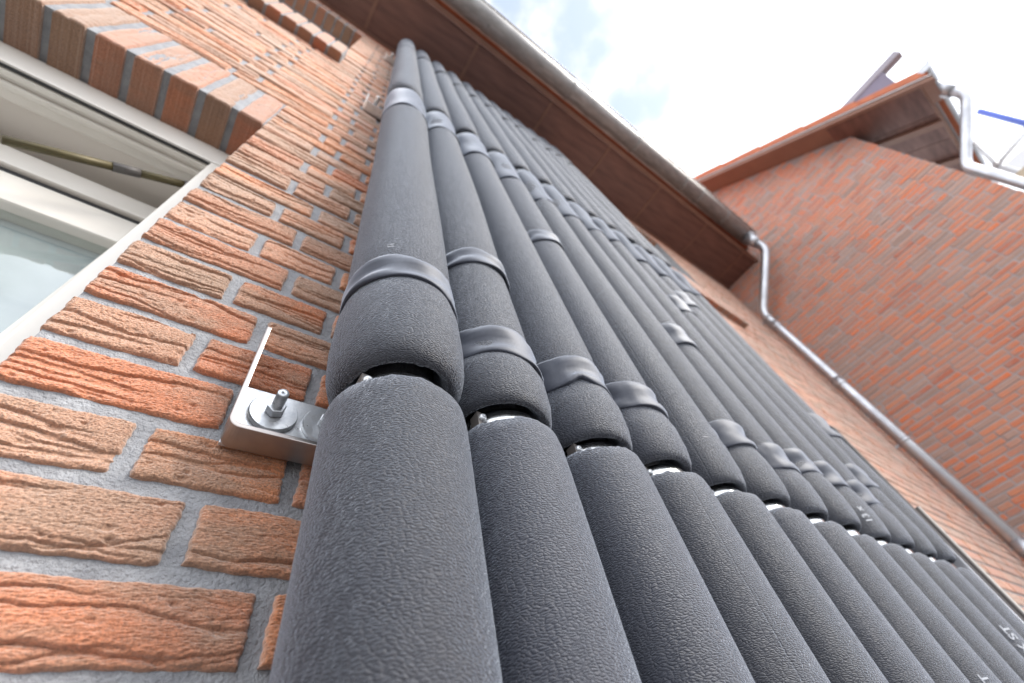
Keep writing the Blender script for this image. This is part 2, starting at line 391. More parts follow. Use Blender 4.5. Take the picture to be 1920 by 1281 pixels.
def brick_mesh(L, Hh, D, nx, nz, seed, ncr, rough=.004):
    """hand-moulded brick, front face towards -Y, origin at the centre of the front"""
    rg = np.random.default_rng(seed)
    x = np.linspace(-L / 2, L / 2, nx + 1); z = np.linspace(-Hh / 2, Hh / 2, nz + 1)
    X, Z = np.meshgrid(x, z)
    Y = np.zeros_like(X)
    # slow swelling
    for _ in range(4):
        kx, kz, ph = rg.uniform(2, 12), rg.uniform(6, 40), rg.uniform(0, 6.28)
        Y += rough * .28 * np.sin(kx * X + kz * Z + ph)
    for c in creases(L, Hh, rg, ncr):
        u = (X - c['x0']) / c['hl']; env = np.clip(1 - u * u, 0, 1) ** .7
        zc = c['z0'] + c['sl'] * (X - c['x0']) + c['A'] * np.sin(c['k'] * X * 2 + c['ph']) + .0012 * np.sin(83 * X + c['ph']) + .0007 * np.sin(190 * X + 2 * c['ph'])
        t = Z - zc
        Y += c['d'] * env * np.where(t < 0, np.exp(np.minimum(t, 0) / c['w']), np.exp(-np.maximum(t, 0) / .0011))
    if nx > 40:
        g = rg.normal(0, 1, Y.shape)
        g = (g + np.roll(g, 1, 0) + np.roll(g, 1, 1) + np.roll(g, -1, 1)) / 2
        Y += .0009 * g
    Y = np.minimum(Y, .0120)
    for _ in range(10 if nx > 100 else 4):          # pits and chips
        px_, pz_, pr_ = rg.uniform(-.5, .5) * L, rg.uniform(-.5, .5) * Hh, rg.uniform(.003, .009)
        Y += rg.uniform(.003, .007) * np.exp(-(((X - px_) / (pr_ * 1.7)) ** 2 + ((Z - pz_) / pr_) ** 2) ** 1.5)
    Y = np.minimum(Y, .0125)
    # rounded worn rim
    ex = np.minimum(X + L / 2, L / 2 - X); ez = np.minimum(Z + Hh / 2, Hh / 2 - Z); e = np.minimum(ex, ez)
    Y += .011 * np.exp(-e / .0022) + .003 * np.exp(-e / .007)
    Y = np.minimum(Y, .0150)
    # uneven outline
    wob = lambda t, s: .0016 * np.sin(17 * t + s) + .0011 * np.sin(43 * t + 2 * s) + .0010 * np.sin(131 * t + 3 * s)
    s1, s2, s3, s4 = rg.uniform(0, 6.28, 4)
    fz = Z / (Hh / 2); fx = X / (L / 2)
    Z2 = Z + np.where(fz > 0, wob(X, s1), wob(X, s2)) * np.abs(fz) ** 3 - .004 * np.sign(Z) * (np.abs(fx) ** 14) * np.abs(fz)
    X2 = X + np.where(fx > 0, wob(Z * 2, s3), wob(Z * 2, s4)) * np.abs(fx) ** 8
    V = np.stack([X2, Y, Z2], -1).reshape(-1, 3)
    nxx = nx + 1
    i = np.arange(nz)[:, None] * nxx + np.arange(nx)[None, :]
    q = np.stack([i, i + 1, i + nxx + 1, i + nxx], -1).reshape(-1, 4)
    faces = q.tolist()
    rim = list(range(0, nxx)) + [r * nxx + nx for r in range(1, nz + 1)] + [nz * nxx + c for c in range(nx - 1, -1, -1)] + [r * nxx for r in range(nz - 1, 0, -1)]
    b = len(V)
    back = V[rim].copy(); back[:, 1] = D
    V = np.vstack([V, back]); n = len(rim)
    for k in range(n): faces.append((rim[(k + 1) % n], rim[k], b + k, b + (k + 1) % n))
    faces.append(tuple(b + k for k in range(n)))
    me = bpy.data.meshes.new('brick'); me.from_pydata((V * U).tolist(), [], faces)
    sm = np.zeros(len(faces), bool); sm[:len(q)] = True
    me.polygons.foreach_set('use_smooth', sm); me.update()
    return me

def box_brick(L, Hh, D, seed):
    """cheap brick with a chamfered, slightly uneven front"""
    rg = np.random.default_rng(seed); c = .009
    a, b2 = L / 2, Hh / 2; j = lambda: rg.normal(0, .0022)
    f = [(-a + c + j(), j(), -b2 + c + j()), (a - c + j(), j(), -b2 + c + j()), (a - c + j(), j(), b2 - c + j()), (-a + c + j(), j(), b2 - c + j())]
    m = [(-a, c * .9, -b2), (a, c * .9, -b2), (a, c * .9, b2), (-a, c * .9, b2)]
    k = [(p[0], D, p[2]) for p in m]
    V = f + m + k
    F4 = [(0, 1, 2, 3)] + [(i, i + 4, (i + 1) % 4 + 4, (i + 1) % 4) for i in range(4)] + [(i + 4, i + 8, (i + 1) % 4 + 8, (i + 1) % 4 + 4) for i in range(4)]
    return V, F4

# layout of the front wall ------------------------------------------------------
def inside_window(x, z):
    return any(a < x < b and c < z < d for a, b, c, d in WIN)

layout = []        # x centre, z centre, length
SILL = (6.24, 6.93)
def blocked(xa, xb, z):
    """cuts a brick [xa,xb] at openings, lintels and sills; returns the pieces left"""
    segs = [(xa, xb)]
    cuts = []
    for (a, b, c, d) in WIN:
        if c - .02 < z < d + .60: cuts.append((a, b + (.0 if True else 0)))
    if SILL[0] - .03 < z < SILL[1]: cuts += [(-9, -.372), (4.9, 7.91)]
    for (a, b) in cuts:
        out = []
        for (s, e) in segs:
            if e <= a or s >= b: out.append((s, e)); continue
            if s < a: out.append((s, a))
            if e > b: out.append((b, e))
        segs = out
    return [(s, e) for s, e in segs if e - s > .07]

for n in range(-20, 63):
    z = ROW0 + n * C
    if z + H / 2 > 10.86: break
    rg = random.Random(n * 31 + 5)
    if n == 0: joints = [JAMB - .017, .195, .195 + .66]
    elif n % 2 == 0:
        joints = [JAMB - .017, -.126 + rg.uniform(-.006, .006), .185 + rg.uniform(-.01, .01)]
    else:
        joints = [JAMB - .017, .012 + rg.uniform(-.02, .02) + (.012 if n < 4 else 0)]
    while joints[-1] < XG: joints.append(joints[-1] + (.66 if (n + len(joints)) % 5 else .33) + rg.uniform(-.012, .012))
    left = [joints[0]]
    if n % 2: left.append(left[-1] - .33)
    while left[-1] > -7.5: left.append(left[-1] - (.66 if (n + len(left)) % 6 else .33) + rg.uniform(-.012, .012))
    if n >= 20:
        left = [joints[1] - .66 + rg.uniform(-.01, .01)]
        while left[-1] > -7.5: left.append(left[-1] - (.66 if (n + len(left)) % 5 else .33) + rg.uniform(-.012, .012))
    js = left[::-1] + joints[1:]
    for a, b in zip(js[:-1], js[1:]):
        b = min(b, XG)
        a2, b2 = a + JT * .5, b - JT * .5
        if b2 - a2 < .05: continue
        for (s, e) in blocked(a2, b2, z):
            layout.append(((s + e) / 2, z, e - s))

house = empty('brick_house', W(0, 1.0, GZ), 'near orange brick house front carrying the grey foam pipes under brown eaves', 'house')

# wall body (mortar) with its openings, as one slab cut into boxes
wall_mb = MB()
def slab(x0, x1, z0, z1): wall_mb.box(x0, x1, 1.0145, 1.95, z0, z1)
xs = [-8.0, JAMB + .004, 5.0, 7.866, XG + .6]
slab(xs[1], xs[2], GZ, 10.9)
slab(xs[0], xs[1], 3.07, 6.9); slab(xs[0], xs[1], 10.26, 10.9); slab(xs[0], xs[1], GZ, -2.0)
slab(xs[2], xs[3], GZ, 6.9); slab(xs[2], xs[3], 10.26, 10.9)
slab(xs[3], xs[4], GZ, 10.9)
wall = wall_mb.build('wall', M['mortar'], house, (0, 1.0, GZ))

def score(xc, zc, L):
    p = [project((xc + sx * L / 2, 1.0, zc + sz * H / 2)) for sx, sz in ((-1, -1), (1, -1), (1, 1), (-1, 1))]
    if any(q is None for q in p): return 0
    if not any(-40 < q[0] < 1960 and -40 < q[1] < 1320 for q in p): return 0
    if .72 < xc < 6.3: return 0      # behind the pipes
    ar = 0
    for i in range(4):
        a, b = p[i], p[(i + 1) % 4]; ar += a[0] * b[1] - b[0] * a[1]
    return abs(ar) / 2
ranked = sorted(range(len(layout)), key=lambda i: -score(*layout[i]))
single = [i for i in ranked[:262] if score(*layout[i]) > 40]
sset = set(single)
for k, i in enumerate(single):
    xc, zc, L = layout[i]; a = score(xc, zc, L)
    yo = random.gauss(0, .0022)
    if a > 6000: me = brick_mesh(L, H, .1, 190, 100, 100 + i, 8)
    elif a > 1600: me = brick_mesh(L, H, .1, 110, 56, 100 + i, 6)
    elif a > 450: me = brick_mesh(L, H, .1, 44, 22, 100 + i, 4)
    else:
        V, F4 = box_brick(L, H, .1, 100 + i); me = MB().add(V, F4).mesh('brick')
    o = obj('brick', me, wall, W(xc, .9975 + yo, zc), M['brick'])
mb = MB()
for i, (xc, zc, L) in enumerate(layout):
    if i in sset: continue
    V, F4 = box_brick(L, H, .06, 100 + i); yo = random.gauss(0, .0022)
    mb.add([(v[0] + xc, v[1] + 1.0 + yo, v[2] + zc) for v in V], F4)
mb.build('brickwork', M['brick'], wall, (0, 1.0, GZ), recalc=False, kind='stuff')

# soldier course over the lower window, over the upper windows, and the upper sills
SP = .1640
def soldier(parent, x0, x1, zc, Hh, y0, D, wsp=SP, maxn=40, big=False):
    """bricks standing on end from x1 leftwards"""
    x = x1; k = 0
    while x - wsp > x0 - .01 and k < maxn:
        xc = x - wsp / 2 + .004; Lw = wsp - JT
        if big:
            me = brick_mesh(Hh, Lw, D, 60, 14, 5000 + k + int(zc * 10), 3, .003)
            # stand the brick on end
            me.transform(Matrix.Rotation(math.pi / 2, 4, 'Y'))
        else:
            V, F4 = box_brick(Lw, Hh, D, 700 + k); me = MB().add(V, F4).mesh('brick')
        obj('brick', me, parent, W(xc, y0 + random.gauss(0, .002), zc), M['soldier'])
        x -= wsp; k += 1

def lintel(x0, x1, zb, big, depth=.275):
    l = MB().box(x0, x1, 1.0105, 1.0 + depth, zb + .016, zb + .61).build('lintel', M['mortar'], house, (x1, 1.0, zb))
    soldier(l, x0, x1, zb + .30, .60, 1.0, depth + .0, big=big)
    return l
lintel(-4.6, JAMB + .006, 3.035, True)
lintel(-4.6, JAMB + .006, 10.225, False)
lintel(5.0, 7.87, 10.225, False)

def sill(x0, x1):
    s = MB().box(x0, x1, .90, 1.25, SILL[0] + .012, SILL[1] - .03).build('window_sill', M['mortar'], house, (x1, 1.0, SILL[0]))
    soldier(s, x0, x1, (SILL[0] + SILL[1]) / 2, SILL[1] - SILL[0], .884, .36)
sill(-4.6, -.366); sill(5.0, 7.91)

# windows -------------------------------------------------------------------------
def window(x0, x1, z0, z1, tilt=True):
    w = empty_part = None
    fr = MB()
    y0, y1 = 1.275, 1.46
    fr.box(x0, x1, y0, y1, z1 - .19, z1 + .02)                       # head
    fr.box(x1 - .15, x1 + .03, y0 + .002, y1, z0, z1 - .19)          # right jamb
    fr.box(x0, x1 - .15, y0 + .002, y1, z0 - .02, z0 + .15)          # foot
    f = fr.build('window', M['frame'], house, (x1, y0, z0), bevel=.012)
    fr2 = MB().box(x0, x1 - .15, y0 + .012, y0 + .024, z1 - .2, z1 - .19)
    fr2.build('gasket', M['gasket'], f, (x1, y0, z0))
    fr3 = MB().box(x0, x1 - .15, y0 + .030, y0 + .065, z1 - .205, z1 - .19).box(x0, x1 - .15, y0 + .085, y0 + .12, z1 - .215, z1 - .19)
    fr3.build('frame_rebate', M['frame'], f, (x1, y0, z0), bevel=.01)
    return f

f = window(-6.0, JAMB, -2.0, 3.03)
# tilted sash: hinged at the foot, head leaning into the room
HZ, HY = -1.80, 1.50
TA = math.radians(3.05)
def tilt_pt(x, v, t):      # v up the sash, t outwards(-) / inwards(+)
    return (x, HY + v * math.sin(TA) + t * math.cos(TA), HZ + v * math.cos(TA) - t * math.sin(TA))
def tbox(mb, x0, x1, v0, v1, t0, t1):
    mb.hexa([tilt_pt(x0, v0, t0), tilt_pt(x1, v0, t0), tilt_pt(x1, v0, t1), tilt_pt(x0, v0, t1), tilt_pt(x0, v1, t0), tilt_pt(x1, v1, t0), tilt_pt(x1, v1, t1), tilt_pt(x0, v1, t1)])
SH = 4.56
m = MB(); tbox(m, -6, JAMB - .06, SH - .17, SH, -.10, .10); tbox(m, JAMB - .30, JAMB - .06, 0, SH - .17, -.099, .10); tbox(m, -6, JAMB - .30, 0, .3, -.099, .10); tbox(m, -6, JAMB - .30, SH - .44, SH - .205, -.075, .10)
MB_sash = m.build('sash', M['frame'], f, (JAMB, 1.4, 0), bevel=.014)
m = MB(); tbox(m, -6, JAMB - .30, SH - .212, SH - .171, -.07, .06)
m.build('sash_gasket', M['gasket'], f, (JAMB, 1.4, 0))
m = MB(); tbox(m, -6, JAMB - .30, .3, SH - .44, -.02, -.008)
m.build('pane', M['glass'], f, (JAMB, 1.4, 0), recalc=True)
# stay arm between frame and sash
for (a_, b_) in (((-1.20, 1.42, 2.41), (-.875, 1.42, 2.59)), ((-.80, 1.42, 2.632), (-.615, 1.42, 2.728))):
    MB().tube([a_, b_], .021, 8).build('stay_arm', M['brass'], f, a_)
for (a_, b_) in (((-.885, 1.42, 2.585), (-.79, 1.42, 2.637)), ((-.625, 1.42, 2.723), (-.50, 1.41, 2.785))):
    MB().tube([a_, b_], .025, 8).build('stay_joint', M['stay'], f, a_)
# room behind
m = MB(); m.box(-8, JAMB + .3, 1.462, 4.0, 2.90, 3.06)
m.box(-8, JAMB + .3, 4.0, 4.1, -2, 3.06); m.box(JAMB + .3, JAMB + .4, 1.96, 4.1, -2, 3.06)
m.build('room', M['plaster'], house, (0, 2, 0))
m = MB(); tbox(m, -6, JAMB - .29, .3, SH - .36, .03, .04)  # pale sheet added behind the pane to lighten its reflected grey
m.build('added_backing', M['added_backing'], f, (0, 2, 0))
m = MB(); m.box(-6.0, JAMB, 1.50, 1.54, 6.9, 10.25); m.box(5.0, 7.87, 1.50, 1.54, 6.9, 10.25)
m.build('upper_window', M['frame'], house, (0, 1.5, 7))

# eaves -----------------------------------------------------------------------------
ZS = 10.9; YF = -.20
eave = MB().box(-8, XG, YF - .02, YF + .07, ZS - .05, ZS + .75).build('fascia', M['soffit_trim'], house, (0, YF, ZS))
seams = [-6.3, -4.35, -2.4, -.45, 1.53, 3.5, 5.35, 7.25, 9.3, 11.15, XG]
for a, b in zip(seams[:-1], seams[1:]):
    MB().box(a + .012, b - .012, YF + .075, .995, ZS, ZS + .05).build('soffit_panel', M['soffit'], house, ((a + b) / 2, .4, ZS))
    if b < XG: MB().box(b - .03, b + .03, YF + .075, .995, ZS - .012, ZS - .001).build('soffit_strip', M['soffit_trim'], house, (b, .4, ZS))
MB().box(-8, XG, .93, .997, ZS - .045, ZS - .002).build('wall_trim', M['soffit_trim'], house, (0, .95, ZS))
# roof slab above
m = MB(); m.prism([(YF - .15, ZS + .62), (YF - .15, ZS + .8), (6.0, ZS + 7.0), (6.0, ZS + 6.8)], 'x', -8, XG)
m.build('roof', M['tile'], house, (0, 0, ZS))
# gutter: half-round trough with a bead
gc, gr = (-.535, 11.26), .235
prof = []
for k in range(0, 17):
    a = math.pi + math.pi * k / 16; prof.append((gc[0] + gr * math.cos(a) * 1.0, gc[1] + gr * math.sin(a)))
inner = [(gc[0] + (gr - .012) * math.cos(math.pi + math.pi * k / 16), gc[1] + (gr - .012) * math.sin(math.pi + math.pi * k / 16)) for k in range(16, -1, -1)]
GE = 11.25
m = MB(); m.prism(prof + inner, 'x', -8, GE); m.sm = [True] * len(m.sm)
m.prism(prof, 'x', GE, GE + .02)
m.tube([(-8, gc[0] - gr - .012, gc[1] + .01), (GE, gc[0] - gr - .012, gc[1] + .01)], .028, 10)
gut = m.build('gutter', M['zinc_old'], house, (0, gc[0], gc[1]))
for x in (-3.0, .35, 1.55, 3.8, 6.0, 7.9, 8.6, 9.8):
    pr = [(gc[0] + (gr + .008) * math.cos(math.pi + math.pi * k / 16), gc[1] + (gr + .008) * math.sin(math.pi + math.pi * k / 16)) for k in range(17)]
    pi = [(gc[0] + (gr + .001) * math.cos(math.pi + math.pi * k / 16), gc[1] + (gr + .001) * math.sin(math.pi + math.pi * k / 16)) for k in range(16, -1, -1)]
    MB().prism(pr + pi, 'x', x - .03, x + .03).build('gutter_bracket', M['zinc_old'], gut, (x, gc[0], gc[1]))

def bend(pts, rad=.16, n=6):
    """polyline with rounded corners"""
    out = [np.array(pts[0], float)]
    for i in range(1, len(pts) - 1):
        a, b, c = (np.array(p, float) for p in pts[i - 1:i + 2])
        u = (a - b) / np.linalg.norm(a - b); w = (c - b) / np.linalg.norm(c - b)
        for k in range(n + 1):
            t = k / n; out.append((1 - t) ** 2 * (b + u * rad) + 2 * t * (1 - t) * b + t * t * (b + w * rad))
    out.append(np.array(pts[-1], float)); return out
DX, DY, DR = 11.10, .80, .117
m = MB()
m.tube(bend([(11.02, gc[0], 11.05), (11.04, gc[0] - .03, 10.28), (DX, DY, 8.72), (DX, DY, GZ)], .2), DR, 24)
down = m.build('downpipe', M['zinc'], house, (DX, DY, 5))
m = MB(); m.lathe((11.02, gc[0], 10.62), [(0, .112), (0, .135), (.42, .22), (.42, .19)], 24)
m.build('outlet', M['zinc'], down, (DX, DY, 5))
for z in (8.35, 6.1, 2.2):
    m = MB(); m.lathe((DX, DY, z - .3), [(0, DR + .0005), (0, DR + .010), (.03, DR + .013), (.22, DR + .011), (.22, DR + .0005)], 24); m.build('socket', M['zinc'], down, (DX, DY, 5))
for z in (8.45, 4.15, .4):
    m = MB(); m.lathe((DX, DY, z), [(0, DR + .001), (0, DR + .016), (.07, DR + .016), (.07, DR + .001)], 24); m.box(DX - .02, DX + .02, DY + DR, 1.0, z + .01, z + .06)
    m.build('pipe_clamp', M['zinc'], down, (DX, DY, 5))

# ------------------------------------------------------------------ neighbour's gable
nb = empty('neighbour_house', W(XG, -1.5, GZ), 'neighbouring house end with red brick gable, orange tiled verge and brown eaves', 'house')
YC = -4.24                                    # outer corner
def gable_top(y): return 11.82 + (y - YC) * 1.03
m = MB(); top = gable_top(6.0)
m.prism([(YC + .01, GZ), (8.0, GZ), (8.0, gable_top(8.0)), (YC + .01, gable_top(YC + .01) - .02)], 'x', XG + .0095, XG + .8)
gw = m.build('wall', M['mortar_far'], nb, (XG, 0, GZ))
GS = .74; CG = C * GS; HG = CG - .024
gl = []
for n in range(-27, 150):
    z = ROW0 + n * CG
    rg = random.Random(900 + n)
    y = YC - (.33 * GS if n % 2 else 0.0) + rg.uniform(-.03, .03)
    while y < 1.6 or (z > 10.9 and y < 6):
        L = (.66 if rg.random() < .66 else .33) * GS + rg.uniform(-.012, .012)
        a, b = max(y + .012, YC), y + L - .012
        y += L
        if b - a < .06: continue
        if z - HG / 2 > gable_top(a) - .10: continue
        if b > 1.0 and z < 10.9: b = min(b, 1.02)
        if b - a < .06: continue
        gl.append(((a + b) / 2, z, b - a))
def gscore(yc, zc, L):
    p = [project((XG, yc + sx * L / 2, zc + sz * HG / 2)) for sx, sz in ((-1, -1), (1, -1), (1, 1), (-1, 1))]
    if any(q is None for q in p) or not all(-10 < q[0] < 1935 and -10 < q[1] < 1290 for q in p): return 0
    if yc > .7: return 0
    ar = sum(p[i][0] * p[(i + 1) % 4][1] - p[(i + 1) % 4][0] * p[i][1] for i in range(4)); return abs(ar) / 2
gr_ = sorted(range(len(gl)), key=lambda i: -gscore(*gl[i]))[:295]
gs = set(gr_)
ROTG = lambda v: (v[1], -v[0], v[2])           # front (-Y) turned to face -X
mb = MB()
for i, (yc, zc, L) in enumerate(gl):
    V, F4 = box_brick(L, HG, .1, 3000 + i); xo = random.gauss(0, .003); zc += random.gauss(0, .004)
    V = [ROTG(v) for v in V]
    if i in gs:
        me = MB().add(V, F4).mesh('brick'); obj('brick', me, gw, W(XG + xo, yc, zc), M['gable_brick'])
    else: mb.add([(v[0] + XG + xo, v[1] + yc, v[2] + zc) for v in V], F4)
mb.build('brickwork', M['gable_brick'], gw, (XG, 0, GZ), recalc=False, kind='stuff')

# roof of the neighbour: slope k, verge over the gable
KS = .965
XV = 11.0
def ry(y, off=0): return 10.80 + (y + 5.70) * KS + off      # top of the verge line in plane XV
def sl(y0, y1, o0, o1): return [(y0, ry(y0, o0)), (y1, ry(y1, o0)), (y1, ry(y1, o1)), (y0, ry(y0, o1))]
m = MB(); m.prism(sl(-5.70, 4.0, -.47, -.33), 'x', XV + .04, XV + .16); m.build('bargeboard', M['bargeboard'], nb, (XV, -4, 12))
m = MB(); m.prism(sl(-5.70, 4.0, -.42, -.38), 'x', XV + .16, XG + .1); m.build('verge_soffit', M['bargeboard'], nb, (XV, -4, 12))
m = MB(); m.prism(sl(-5.74, 4.0, -.335, -.275), 'x', XV - .005, XV + .12); m.build('verge_flashing', M['flashing'], nb, (XV, -4, 12))
m = MB(); m.prism(sl(-5.8, 4.0, -.10, -.06), 'x', XV + .03, 22); nroof = m.build('roof', M['tile'], nb, (XV, -4, 12))
y = -5.72; k = 0
TL = .95
while y < 3:
    y1 = y + TL
    # each verge tile lies a little steeper than the roof so that its lower edge stands proud
    a0, a1 = ry(y, -.045), ry(y1 + .08, -.075)
    m = MB(); m.prism([(y, a0 + .02), (y1 + .08, a1), (y1 + .08, a1 + .06), (y, a0 + .11)], 'x', XV - .02, XV + .62)
    m.prism([(y, a0 - .215), (y1 - .01, ry(y1, -.262)), (y1 - .01, ry(y1, -.045)), (y, a0 + .021)], 'x', XV - .021, XV + .03)
    m.build('roof_tile', M['tile'], nroof, (XV, y, a0)); y = y1; k += 1
for xr in range(1, 9):                                           # field tiles behind the verge
    m = MB(); y = -5.72
    while y < 3:
        y1 = y + TL; a0, a1 = ry(y, -.05), ry(y1 + .08, -.08); x0 = XV + .02 + xr * .63
        m.prism([(y, a0 + .02), (y1 + .08, a1), (y1 + .08, a1 + .06), (y, a0 + .10)], 'x', x0, x0 + .61); y = y1
    m.build('tile_course', M['tile'], nroof, (XV, -4, 12), kind='stuff')
# eaves box beyond the corner, beams and boards
ze = ry(-5.55, -.36)
m = MB(); m.box(XV + .17, 20, -5.58, -5.50, ze - .05, ze + .40); m.build('fascia', M['bargeboard'], nb, (12, -5.5, ze))
for k in range(8):
    x0 = XV + .18 + k * 1.1
    m = MB(); z0 = ry(-5.5, -.44); z1 = ry(YC + .2, -.44)
    m.prism([(-5.50, z0), (YC + .25, z1), (YC + .25, z1 + .05), (-5.50, z0 + .05)], 'x', x0, x0 + 1.08); m.build('soffit_board', M['soffit'], nb, (x0, -5, z0))
for x0 in (12.5, 14.2):
    m = MB(); z0 = ry(-5.5, -.56); z1 = ry(YC + .2, -.56); m.prism([(-5.48, z0), (YC + .2, z1), (YC + .2, z1 + .1), (-5.48, z0 + .1)], 'x', x0, x0 + .22); m.build('rafter', M['soffit_trim'], nb, (x0, -5, z0))
# gutter, swan neck and downpipe of the neighbour
g2 = (-5.82, ze + .28); r2 = .21
pr = [(g2[0] + r2 * math.cos(math.pi + math.pi * k / 14), g2[1] + r2 * math.sin(math.pi + math.pi * k / 14)) for k in range(15)]
pi = [(g2[0] + (r2 - .012) * math.cos(math.pi + math.pi * k / 14), g2[1] + (r2 - .012) * math.sin(math.pi + math.pi * k / 14)) for k in range(14, -1, -1)]
m = MB(); m.prism(pr + pi, 'x', XV + .02, 20); m.sm = [True] * len(m.sm); m.prism(pr, 'x', XV, XV + .02)
m.tube([(XV, g2[0] - r2 - .01, g2[1]), (20, g2[0] - r2 - .01, g2[1])], .025, 8)
ngut = m.build('gutter', M['zinc'], nb, (XV, g2[0], g2[1]))
m = MB(); m.lathe((11.75, g2[0], g2[1] - .62), [(0, .115), (0, .135), (.45, .21), (.45, .18)], 20); m.build('outlet', M['zinc'], ngut, (11.7, g2[0], g2[1]))
m = MB(); m.tube(bend([(11.75, g2[0], g2[1] - .3), (11.75, g2[0], g2[1] - .95), (11.95, -4.42, 8.55), (11.95, -4.42, GZ)], .2), .105, 20)
m.build('downpipe', M['zinc'], nb, (11.9, -4.4, 8))
# flat-roofed dormer on the neighbour's roof
kx = 13.6 / 11.2
m = MB(); m.box(13.6, 13.86, -6.285 * kx, -1.6, 12.0 * kx, 12.0 * kx + .26); dorm = m.build('dormer', M['dormer'], nb, (14, -5, 14.5), bevel=.01)
m = MB(); m.prism([(-6.97, 12.0 * kx - .005), (-1.6, 12.0 * kx - .005), (-1.6, 12.9), (-6.72, 13.75)], 'x', 13.63, 13.83); m.build('dormer_cheek', M['cheek'], dorm, (14, -5, 14))

# ------------------------------------------------------------------ things beyond the neighbour's corner
bx = 14.0
fr = empty('balcony_frame', W(bx, -5.6, GZ), 'white metal balcony bracing behind the grey downpipe at the far house corner', 'balcony')
m = MB()
m.tube([(bx, -5.80, 10.4), (bx, -5.40, 9.43)], .055, 10); m.tube([(bx, -5.44, 9.43), (bx, -6.6, 9.68)], .06, 10)
m.tube([(bx, -5.95, 10.25), (bx, -5.88, 9.55)], .018, 8)
m.build('brace', M['white_metal'], fr, (bx, -5.6, 9))
m = MB(); m.lathe((bx, -5.42, 9.36), [(0, .01), (0, .085), (.13, .085), (.13, .01)], 14); m.build('brace_joint', M['flashing'], fr, (bx, -5.4, 9.4))
m = MB(); m.tube([(bx + .3, -5.9, 10.1), (bx + .3, -6.6, 9.95)], .02, 8); m.build('wire', M['stay'], fr, (bx, -6, 10))
m = MB(); m.box(bx - .02, bx + .10, -5.35, -5.15, 6.0, 9.40); m.box(bx - .02, bx + .1, -6.6, -5.42, 8.4, 9.30)
m.build('white_panel', M['white_metal'], fr, (bx, -5.6, 9))
m = MB(); m.tube([(bx, -5.42, 9.40), (bx, -5.42, GZ)], .06, 10); m.build('post', M['white_metal'], fr, (bx, -5.4, 0))
m = MB(); m.box(bx - .1, bx - .04, -5.75, -5.30, 8.0, 8.85); m.build('tan_panel', M['tan'], fr, (bx, -5.5, 8.5))
rl = empty('blue_rail', W(bx, -6.56, GZ), 'blue painted horizontal pole against the white sky at the right edge', 'pole')
m = MB(); m.tube([(bx + .05, -6.60, 11.1), (bx + .05, -6.50, 9.0), (bx + .05, -6.48, GZ)], .085, 12); m.build('pole', M['blue'], rl, (bx, -6.5, 9))

# ------------------------------------------------------------------ foam pipes
YP = .74
XS = [.339, .646, .981, 1.295, 1.630, 1.956, 2.285, 2.622, 2.950, 3.280, 3.622, 3.955]
def sleeve_mesh(name, prof, seed, n=64, r0=.16, wob=.0025, cap=None, rag=None):
    """foam tube: prof is a list of (z, r) down to the inner edge, with small unevenness and a UV unrolled in units"""
    rg = np.random.default_rng(seed)
    ph = rg.uniform(0, 6.28, 6)
    nzr = len(prof); V = np.zeros((nzr, n + 1, 3)); UVs = np.zeros((nzr, n + 1, 2))
    vv = 0.0
    for i, (z, r) in enumerate(prof):
        if i: vv += math.hypot(prof[i][0] - prof[i - 1][0], prof[i][1] - prof[i - 1][1])
        a = np.linspace(0, 2 * math.pi, n + 1) + math.pi / 2
        d = wob * (np.sin(2 * a + ph[0] + 1.7 * z) + .6 * np.sin(3 * a + ph[1] - 2.3 * z) + .8 * np.sin(3.1 * z + ph[2]))
        rr = r + d * min(1, r / .15)
        if rag is not None and rag[0](z, r):
            notch = sum(h_ * ((np.cos(a - math.radians(c_)) > math.cos(math.radians(w_)))) for c_, w_, h_ in rag[1])
            dzr = notch + .0016 * np.sin(9 * a + ph[3]) + .0014 * np.sin(17 * a + ph[4]) + .001 * np.sin(31 * a + ph[5])
            zz = z + dzr
        else: zz = z
        V[i, :, 0] = rr * np.cos(a); V[i, :, 1] = rr * np.sin(a); V[i, :, 2] = zz
        UVs[i, :, 0] = (a - math.pi / 2) * r0; UVs[i, :, 1] = vv
    idx = lambda i, k: i * n + (k % n)
    faces = [(idx(i, k), idx(i, k + 1), idx(i + 1, k + 1), idx(i + 1, k)) for i in range(nzr - 1) for k in range(n)]
    me = bpy.data.meshes.new(name)
    me.from_pydata((V[:, :n].reshape(-1, 3) * U).tolist(), [], faces)
    uvl = me.uv_layers.new(name='UVMap'); data = np.zeros((len(faces) * 4, 2)); c = 0
    for i in range(nzr - 1):
        for k in range(n):
            data[c] = UVs[i, k]; data[c + 1] = UVs[i, k + 1]; data[c + 2] = UVs[i + 1, k + 1]; data[c + 3] = UVs[i + 1, k]; c += 4
    uvl.data.foreach_set('uv', data.ravel())
    me.polygons.foreach_set('use_smooth', [True] * len(faces)); me.update()
    return me

def fill(keys, step=.06):
    """smooth profile through (z, r) keys"""
    out = []
    for (z0, r0), (z1, r1) in zip(keys[:-1], keys[1:]):
        m_ = max(1, int(abs(z1 - z0) / step))
        for k in range(m_):
            t = k / m_; s_ = t * t * (3 - 2 * t); out.append((z0 + (z1 - z0) * t, r0 + (r1 - r0) * s_))
    out.append(keys[-1]); return out

